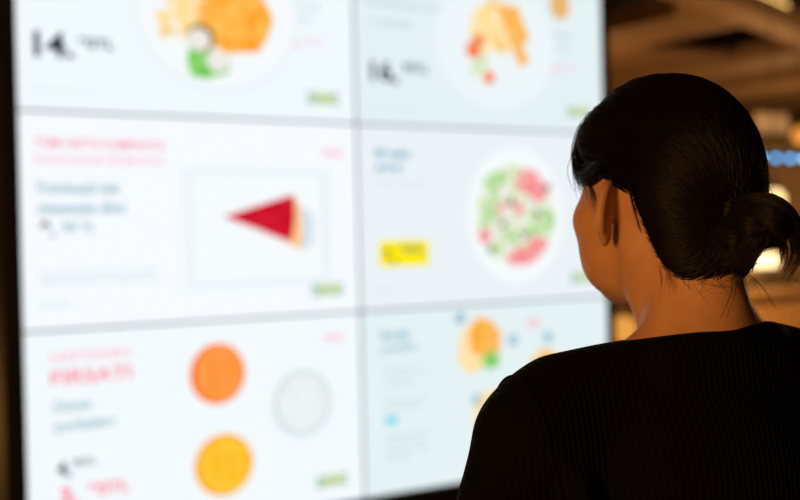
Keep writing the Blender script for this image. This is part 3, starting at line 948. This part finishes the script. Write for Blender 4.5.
# --- eyes
m_eye, nt, b = new_mat('eye')
tc = nt.nodes.new('ShaderNodeTexCoord'); gr = nt.nodes.new('ShaderNodeSeparateXYZ')
nt.links.new(tc.outputs['Object'], gr.inputs[0])
rp = nt.nodes.new('ShaderNodeValToRGB'); rp.color_ramp.interpolation = 'CONSTANT'
rp.color_ramp.elements[0].color = (0.8, 0.78, 0.75, 1); rp.color_ramp.elements[0].position = 0
rp.color_ramp.elements[1].color = (0.05, 0.02, 0.01, 1); rp.color_ramp.elements[1].position = 0.80
e_ = rp.color_ramp.elements.new(0.95); e_.color = (0.002, 0.002, 0.002, 1)
mth = nt.nodes.new('ShaderNodeMath'); mth.operation = 'MULTIPLY'; mth.inputs[1].default_value = 1 / 0.0112
nt.links.new(gr.outputs['Y'], mth.inputs[0]); nt.links.new(mth.outputs[0], rp.inputs['Fac'])
nt.links.new(rp.outputs['Color'], b.inputs['Base Color']); b.inputs['Roughness'].default_value = 0.08
for s in (-1, 1):
    e = lathe('eyeball', globe_profile(0.0112), m_eye, per, 24)
    p = head_to_body(np.array([s * 0.031, 0.0948, 1.5185]))
    e.location = p; e.rotation_euler = (0, 0, HR)

# --- sweater
sw = Shape()
sw.ell((0, 0.005, 1.19), (0.160, 0.105, 0.180), 0.04)
sw.ell((0, -0.030, 1.235), (0.150, 0.083, 0.130), 0.04)
for s in (-1, 1):
    dz = TILT[s]
    sw.ell((s * 0.160, -0.008, 1.310 + dz), (0.054, 0.051, 0.047), 0.04)
    sw.ell((s * 0.072, 0.082, 1.200), (0.062, 0.052, 0.060), 0.03)
    sw.cone((s * 0.020, -0.030, 1.362 + dz * 0.4), (s * 0.146, -0.014, 1.341 + dz), 0.042, 0.034, 0.03)
    sw.cone((s * 0.03, 0.03, 1.340), (s * 0.15, 0.008, 1.322 + dz), 0.026, 0.026, 0.04)
    sh, el, wr_ = ARM[s]
    sw.cone(sh, el, 0.0520, 0.047, 0.03)
    sw.cone(el, wr_, 0.048, 0.034, 0.02)
    # small folds: gathered armhole seam and sleeve creases
    sw.ell((s * 0.211, -0.016, 1.331 + dz), (0.013, 0.020, 0.011), 0.005)
    sw.ell((s * 0.232, -0.030, 1.252 + dz), (0.020, 0.030, 0.007), 0.012)
    sw.ell((s * 0.248, -0.050, 1.150), (0.030, 0.032, 0.008), 0.016)
    sw.ell((s * 0.165, -0.075, 1.215), (0.010, 0.020, 0.05), 0.03)
sw.cone((-0.045, -0.040, 1.360), (0.045, -0.040, 1.362), 0.036, 0.036, 0.02)
sw.ell((0, 0.0, 1.06), (0.136, 0.100, 0.17), 0.05)
sw.ell((0, -0.005, 0.93), (0.186, 0.134, 0.11), 0.06)
def neckline(x, y, z):
    zz = 1.383 + 0.07 * x + 0.11 * np.maximum(-y, 0) - 0.30 * np.maximum(y - 0.0, 0)
    return (z - zz) * 0.95
sw.cut(neckline, 0.006)
sw.cut(lambda x, y, z: 0.875 - z + 0 * x, 0.006)
xs2 = axis((-0.35, 0.35, 0.0045)); ys2 = axis((-0.16, 0.16, 0.0045)); zs2 = axis((0.80, 1.30, 0.0055), (1.30, 1.43, 0.003))
sweater = shape_obj('sweater', sw, xs2, ys2, zs2, m_knit, per, 2)
# armhole seams laid on the knit
def project(shp, P, off=0.0, it=8):
    h = 1e-3
    for _ in range(it):
        x, y, z = P[:, 0], P[:, 1], P[:, 2]
        d = shp.eval(x, y, z) - off
        g = np.stack([shp.eval(x + h, y, z) - shp.eval(x - h, y, z), shp.eval(x, y + h, z) - shp.eval(x, y - h, z), shp.eval(x, y, z + h) - shp.eval(x, y, z - h)], -1)
        g /= np.linalg.norm(g, axis=1, keepdims=True) + 1e-9
        P = P - g * d[:, None]
    return P
for s in (-1, 1):
    ang = np.linspace(R(-70), R(250), 44)
    P = np.stack([s * (0.200 - 0.034 * np.maximum(-np.sin(ang), 0)), 0.075 * np.cos(ang) - 0.01, 1.286 + TILT[s] + 0.082 * np.sin(ang)], -1)
    P = project(sw, P, 0.0004)
    tube('seam', [tuple(p) for p in P], 0.0016, m_knit, sweater, 6)

# --- trousers and shoes
tr = Shape()
tr.ell((0, -0.005, 0.905), (0.176, 0.124, 0.125), 0.05)
for s in (-1, 1):
    tr.cone((s * 0.088, -0.008, 0.84), (s * 0.096, 0.008, 0.475), 0.087, 0.064, 0.03)
    tr.cone((s * 0.096, 0.008, 0.475), (s * 0.098, -0.022, 0.08), 0.064, 0.056, 0.02)
    tr.ell((s * 0.096, -0.03, 0.36), (0.056, 0.062, 0.14), 0.04)
tr.cut(lambda x, y, z: 0.075 - z + 0 * x, 0.005)
shape_obj('trousers', tr, axis((-0.20, 0.20, 0.006)), axis((-0.15, 0.15, 0.006)), axis((0.05, 1.03, 0.008)), m_denim, per, 2)
for s in (-1, 1):
    shp = Shape()
    shp.cone((s * 0.098, -0.038, 0.055), (s * 0.108, 0.125, 0.040), 0.040, 0.037, 0.02)
    shp.cone((s * 0.098, -0.032, 0.05), (s * 0.098, -0.03, 0.10), 0.040, 0.039, 0.02)
    shp.ell((s * 0.108, 0.150, 0.036), (0.038, 0.032, 0.028), 0.02)
    shp.cut(lambda x, y, z: 0.018 - z + 0 * x, 0.004)
    so = shape_obj('shoe', shp, axis((s * 0.1 - 0.07, s * 0.1 + 0.07, 0.005)), axis((-0.1, 0.2, 0.005)), axis((0.0, 0.15, 0.005)), m_shoe, per, 2)
    bm = bmesh.new()
    ring = [(s * 0.103 + 0.042 * math.cos(a) * (1 - 0.12 * math.cos(a + 0.6)), 0.05 + 0.132 * math.sin(a)) for a in np.linspace(0, 2 * math.pi, 32, endpoint=False)]
    lo_ = [bm.verts.new((x, y, 0.0)) for x, y in ring]; hi_ = [bm.verts.new((x, y, 0.022)) for x, y in ring]
    for k in range(32):
        bm.faces.new((lo_[k], lo_[(k + 1) % 32], hi_[(k + 1) % 32], hi_[k]))
    bm.faces.new(lo_[::-1]); bm.faces.new(hi_)
    bm_obj('sole', bm, m_sole, so)

# --- hair: combed back over the head into a loose low bun
hc = Shape()
hc.ell((0, 0.010, 1.541), (0.0745, 0.096, 0.0955), 0.01)
hc.ell((0, -0.032, 1.512), (0.062, 0.058, 0.092), 0.03)
hc.ell((-0.004, -0.040, 1.460), (0.047, 0.040, 0.036), 0.03)
hc.ell((0, 0.045, 1.585), (0.055, 0.050, 0.040), 0.03)
hc.ell((-0.049, 0.062, 1.562), (0.020, 0.031, 0.033), 0.025)
hc.ell((0.049, 0.062, 1.562), (0.020, 0.031, 0.033), 0.025)
LY = np.array([-0.14, -0.085, -0.066, -0.050, -0.036, -0.022, 0.02, 0.045, 0.062, 0.080, 0.10, 0.14])
LZ = np.array([1.421, 1.426, 1.430, 1.444, 1.482, 1.532, 1.540, 1.545, 1.562, 1.588, 1.603, 1.612])
def hairline(x, y, z):
    return (np.interp(y, LY, LZ) + 0 * x - z) * 0.6
hc.cut(hairline, 0.008)
hc_b = Shape()
for op, prim, k, fr_ in hc.ops:
    hc_b.ops.append((op, prim, k, HF))
xs3 = axis((-0.125, 0.125, 0.0026)); ys3 = axis((-0.15, 0.17, 0.0026)); zs3 = axis((1.42, 1.655, 0.0026))
hair = shape_obj('hair', hc_b, xs3, ys3, zs3, m_hair, per, 3)

hc_free = Shape(); hc_free.ops = hc.ops[:6]          # without the hairline cut, for combing
C0 = np.array([0.0, 0.0, 1.525])
KN = np.array([-0.002, -0.094, 1.502])
def radial(D, off):
    r = np.full(len(D), 0.11)
    for _ in range(14):
        P = C0 + D * r[:, None]
        r = r - 0.9 * (hc_free.eval(P[:, 0], P[:, 1], P[:, 2]) - off)
    return C0 + D * r[:, None]
def curves_obj(name, strands, radii, mat, parent):
    """strands: list of (n,3) arrays in the head frame"""
    cd = bpy.data.hair_curves.new(name)
    cd.add_curves([len(s) for s in strands])
    P = head_to_body(np.concatenate(strands)).astype(np.float32)
    cd.attributes['position'].data.foreach_set('vector', P.ravel()) if 'position' in cd.attributes else None
    ra = cd.attributes.get('radius') or cd.attributes.new('radius', 'FLOAT', 'POINT')
    ra.data.foreach_set('value', np.concatenate(radii).astype(np.float32))
    cd.materials.append(mat)
    o = bpy.data.objects.new(name, cd)
    COL.objects.link(o)
    o.parent = parent
    return o
def taper(n, r0, r1=None):
    t = np.linspace(0, 1, n)
    return r0 * np.minimum(1, 0.4 + 4 * t) * (1 - 0.75 * t ** 3)

NP = 22
t = np.linspace(0, 1, NP)
roots = []
while len(roots) < 5200:
    d = rng.normal(size=(4000, 3)); d /= np.linalg.norm(d, axis=1, keepdims=True)
    P = radial(d, 0.0)
    hl = P[:, 2] - np.interp(P[:, 1], LY, LZ)
    keep = hl > np.where((P[:, 1] < -0.02) & (np.abs(P[:, 0]) > 0.0), -0.010, 0.001)
    near = hl < 0.02
    pr = np.where(near, 1.0, 0.45)
    keep &= rng.uniform(size=len(P)) < pr
    roots.extend(list(P[keep]))
roots = np.array(roots[:5200])
kd = (KN - C0) / np.linalg.norm(KN - C0)
strands, rads = [], []
D0 = (roots - C0) / np.linalg.norm(roots - C0, axis=1, keepdims=True)
jit = kd + rng.normal(size=(len(D0), 3)) * 0.07
jit /= np.linalg.norm(jit, axis=1, keepdims=True)
om = np.arccos(np.clip((D0 * jit).sum(1), -0.999, 0.999))
lift = np.minimum(rng.gamma(1.6, 0.0011, len(D0)), 0.0045)
wav = rng.normal(size=(len(D0), 3)) * 0.02
frq = rng.uniform(1.0, 2.6, len(D0)); phs = rng.uniform(0, 6.28, len(D0))
path = np.zeros((len(D0), NP, 3))
below = np.where(roots[:, 2] < np.interp(roots[:, 1], LY, LZ) + 0.004, 0.004, 0.0)
for i, tt in enumerate(t):
    w0 = np.sin((1 - tt) * om) / np.sin(om); w1 = np.sin(tt * om) / np.sin(om)
    D = D0 * w0[:, None] + jit * w1[:, None]
    D = D + wav * (np.sin(frq * 6.28 * tt + phs) * math.sin(math.pi * tt))[:, None]
    D[:, 2] -= 0.10 * math.sin(math.pi * tt) * np.clip(1 - D0[:, 2], 0, 1)      # a little sag at the sides
    D /= np.linalg.norm(D, axis=1, keepdims=True)
    path[:, i] = radial(D, 0.0002 - below * max(0, 1 - tt * 5) + lift * (0.35 + 0.65 * math.sin(math.pi * min(1, tt * 1.15))))
zl = np.interp(path[..., 1], LY, LZ)
okp = (path[..., 2] > zl - 0.014).all(1)
for k in np.nonzero(okp)[0]:
    strands.append(path[k]); rads.append(taper(NP, rng.uniform(0.00022, 0.00048)))
curves_obj('hair_strand', strands, rads, m_strand, hair)['kind'] = 'stuff'

def spline(pts, n):
    pts = np.array(pts, float)
    s = np.linspace(0, len(pts) - 1, n)
    out = []
    for v in s:
        i = min(int(v), len(pts) - 2); f = v - i
        p0 = pts[max(i - 1, 0)]; p1 = pts[i]; p2 = pts[i + 1]; p3 = pts[min(i + 2, len(pts) - 1)]
        out.append(0.5 * ((2 * p1) + (-p0 + p2) * f + (2 * p0 - 5 * p1 + 4 * p2 - p3) * f ** 2 + (-p0 + 3 * p1 - 3 * p2 + p3) * f ** 3))
    return np.array(out)
th = HEAD_YAW
def vp(dx, tow, z):           # sideways (seen from the back left), towards the viewer, height
    return np.array([dx * math.cos(th) - tow * math.sin(th), -dx * math.sin(th) - tow * math.cos(th) - HY, z])
bun_locks = [   # (control points, bundle radius, end radius, strands)
    ([vp(0.0304, 0.070, 1.4995), vp(0.0444, 0.085, 1.5047), vp(0.0595, 0.095, 1.5018), vp(0.0714, 0.100, 1.4899), vp(0.0777, 0.100, 1.4719), vp(0.0768, 0.100, 1.4556), vp(0.0651, 0.100, 1.4348)], 0.009, 0.0042, 420),
    ([vp(0.0289, 0.075, 1.4920), vp(0.0440, 0.092, 1.4937), vp(0.0572, 0.102, 1.4881), vp(0.0624, 0.100, 1.4782), vp(0.0497, 0.100, 1.4737), vp(0.0359, 0.098, 1.4682), vp(0.0259, 0.095, 1.4555)], 0.0115, 0.006, 420),
    ([vp(0.0216, 0.078, 1.4846), vp(0.0350, 0.095, 1.4818), vp(0.0425, 0.100, 1.4764), vp(0.0389, 0.100, 1.4692), vp(0.0310, 0.096, 1.4591), vp(0.0204, 0.092, 1.4463)], 0.0115, 0.006, 380),
    ([vp(0.0126, 0.077, 1.4782), vp(0.0233, 0.088, 1.4709), vp(0.0255, 0.090, 1.4636), vp(0.0188, 0.088, 1.4572), vp(0.0089, 0.084, 1.4534)], 0.011, 0.004, 300),
    ([vp(0.0551, 0.100, 1.4791), vp(0.0642, 0.100, 1.4673), vp(0.0660, 0.100, 1.4538), vp(0.0606, 0.100, 1.4393)], 0.003, 0.0022, 34),
    ([vp(0.0371, 0.100, 1.4737), vp(0.0416, 0.100, 1.4628), vp(0.0341, 0.098, 1.4510), vp(0.0220, 0.096, 1.4419)], 0.004, 0.003, 40),
]
bn = Shape()
for pts, r0, r1, n in bun_locks[:4]:
    sp = spline(pts, 12)[:8]
    for p, q in zip(sp[:-1], sp[1:]):
        bn.cone(p, q, r0 * 0.62, r0 * 0.55, 0.006, frame=HF)
bx0 = head_to_body(np.concatenate([np.array(l[0]) for l in bun_locks]))
bun = shape_obj('bun', bn, axis((bx0[:, 0].min() - 0.03, bx0[:, 0].max() + 0.03, 0.0026)), axis((bx0[:, 1].min() - 0.03, bx0[:, 1].max() + 0.03, 0.0026)), axis((1.40, 1.55, 0.0026)), m_hair, hair, 3)
strands, rads = [], []
for pts, r0, r1, n in bun_locks:
    cen = spline(pts, 18)
    tg = np.gradient(cen, axis=0); tg /= np.linalg.norm(tg, axis=1, keepdims=True)
    up = np.array([0.3, 0.2, 0.9])
    a1 = np.cross(tg, up); a1 /= np.linalg.norm(a1, axis=1, keepdims=True) + 1e-9
    a2 = np.cross(tg, a1)
    rr = r0 + (r1 - r0) * np.linspace(0, 1, 18) ** 1.6
    for k in range(n):
        q = math.sqrt(rng.uniform(0.3, 1.25)); an = rng.uniform(0, 6.28)
        stray = 1 + (rng.uniform(0, 0.8) if rng.uniform() < 0.15 else 0) * np.linspace(0, 1, 18) ** 2
        tw = an + np.linspace(0, rng.normal() * 0.8, 18)
        ln = 1.02 - 0.40 * rng.uniform()
        P = cen + (a1 * np.cos(tw)[:, None] + a2 * np.sin(tw)[:, None]) * (rr * q * stray)[:, None]
        P = P + rng.normal(size=3) * 0.0006
        m = max(6, int(18 * min(1, ln)))
        strands.append(P[:m]); rads.append(taper(m, rng.uniform(0.0003, 0.00055)) * (1 - 0.6 * np.linspace(0, 1, m) ** 2))
curves_obj('bun_strand', strands, rads, m_strand, hair)['kind'] = 'stuff'
# hair tie round the base of the bun
kc = vp(0.029, 0.072, 1.498); kdir = vp(0.026, 0.02, -0.003); kdir = kdir / np.linalg.norm(kdir)
u1 = np.cross(kdir, [0, 0, 1]); u1 /= np.linalg.norm(u1); u2 = np.cross(kdir, u1)
ringp = [tuple(head_to_body(kc + (u1 * math.cos(a) + u2 * math.sin(a)) * 0.0125)) for a in np.linspace(0, 2 * math.pi, 25)]
tube('hair_tie', ringp, 0.0032, m_tie, hair, 8)

# loose hair: fringe sweeping past the temple, lock behind the ear, fine hairs on the nape, fly-aways
strands, rads = [], []
def wisp(pts, n, spread, r, stray=0.0):
    for k in range(n):
        a = np.clip(rng.normal(size=3), -1.4, 1.4) * spread; b_ = np.clip(rng.normal(size=3), -1.4, 1.4) * (spread + stray)
        P = spline(pts, 14)
        w = np.linspace(0, 1, 14)[:, None]
        P = P + a * (1 - w) + b_ * w
        strands.append(P); rads.append(taper(14, r * rng.uniform(0.7, 1.2)))
for s in (-1, 1):
    wisp([(s * 0.030, 0.072, 1.610), (s * 0.049, 0.080, 1.590), (s * 0.059, 0.080, 1.565), (s * 0.064, 0.070, 1.545), (s * 0.074, 0.045, 1.536), (s * 0.078, 0.020, 1.542)], 150, 0.0042, 0.0004, 0.001)
    wisp([(s * 0.040, 0.065, 1.605), (s * 0.058, 0.070, 1.583), (s * 0.066, 0.064, 1.558), (s * 0.069, 0.045, 1.546), (s * 0.080, 0.010, 1.546)], 120, 0.004, 0.0004, 0.001)
    wisp([(s * 0.057, 0.080, 1.575), (s * 0.063, 0.081, 1.552), (s * 0.063, 0.073, 1.535), (s * 0.063, 0.063, 1.525)], 26, 0.0035, 0.0003, 0.003)
    wisp([(s * 0.073, -0.030, 1.540), (s * 0.077, -0.034, 1.525), (s * 0.076, -0.038, 1.505), (s * 0.070, -0.040, 1.482)], 12, 0.0009, 0.0003, 0.001)
    wisp([(s * 0.072, 0.050, 1.540), (s * 0.073, 0.040, 1.525), (s * 0.072, 0.034, 1.508)], 22, 0.003, 0.0002, 0.003)
nape = []
bd_head = Shape(); bd_head.ops = bd.ops[:N_HEAD]
for k in range(170):                                  # nape
    x0 = rng.uniform(-0.062, 0.055); y0 = -0.062 + 0.9 * abs(x0) ** 1.3 + rng.normal() * 0.004
    z0 = 1.430 + rng.uniform(0, 0.014) + 0.25 * abs(x0)
    base = np.array([x0, y0, z0])
    L = rng.gamma(3.0, 0.0065)
    d = np.array([rng.normal() * 0.5 + 0.45, -0.05, -1.0]); d /= np.linalg.norm(d)
    w = np.linspace(0, 1, 8)[:, None]
    P = base + d * L * w + np.array([rng.normal() * 0.006, 0, 0.002]) * w ** 2
    nape.append(P)
nape = body_to_head(project(bd_head, head_to_body(np.concatenate(nape)), 0.0008, 3)).reshape(-1, 8, 3)
for P in nape:
    strands.append(P); rads.append(taper(8, rng.uniform(0.00005, 0.0001)))
for k in range(90):                                   # fly-aways over the crown and the back
    d = rng.normal(size=3); d[1] -= 1.1; d[2] = abs(d[2]); d /= np.linalg.norm(d)
    p = radial(d[None], 0.0)[0]
    tang = np.cross(d, rng.normal(size=3)); tang /= np.linalg.norm(tang)
    L = rng.uniform(0.012, 0.035)
    w = np.linspace(0, 1, 9)[:, None]
    strands.append(p + tang * L * w + d * (0.006 * np.sin(w * 2.2) * rng.uniform(0.4, 1.2))); rads.append(taper(9, 0.00010))
for pts in ([vp(0.038, 0.088, 1.505), vp(0.053, 0.092, 1.519), vp(0.050, 0.092, 1.532), vp(0.046, 0.09, 1.550)],
            [vp(0.040, 0.088, 1.505), vp(0.060, 0.092, 1.510), vp(0.056, 0.092, 1.525), vp(0.048, 0.09, 1.548)],
            [vp(0.018, 0.09, 1.46), vp(0.023, 0.09, 1.43), vp(0.014, 0.09, 1.405), vp(0.012, 0.09, 1.398)],
            [vp(0.024, 0.095, 1.45), vp(0.044, 0.096, 1.43), vp(0.056, 0.097, 1.405)],
            [vp(0.018, 0.095, 1.45), vp(0.028, 0.096, 1.425), vp(0.050, 0.097, 1.39)],
            [vp(0.053, 0.10, 1.50), vp(0.076, 0.10, 1.500), vp(0.088, 0.1, 1.482)]):
    wisp(pts, 4, 0.0015, 0.00016, 0.002)
curves_obj('loose_hair', strands, rads, m_strand, hair)['kind'] = 'stuff'
strands, rads, brow = [], [], []
for s in (-1, 1):
    for k in range(150):
        f = rng.uniform(); x = s * (0.014 + 0.036 * f)
        y = 0.112 - 0.016 * f ** 1.6; z = 1.5395 + 0.006 * f - 0.006 * f ** 3 + rng.normal() * 0.0014
        w = np.linspace(0, 1, 5)[:, None]
        P = np.array([x, y, z]) + np.array([s * 0.007, -0.001, 0.002]) * w
        brow.append(P)
brow = body_to_head(project(bd_head, head_to_body(np.concatenate(brow)), 0.0006, 3)).reshape(-1, 5, 3)
for P in brow:
    strands.append(P); rads.append(taper(5, 0.00022))
curves_obj('eyebrow', strands, rads, m_strand, per)['kind'] = 'stuff'
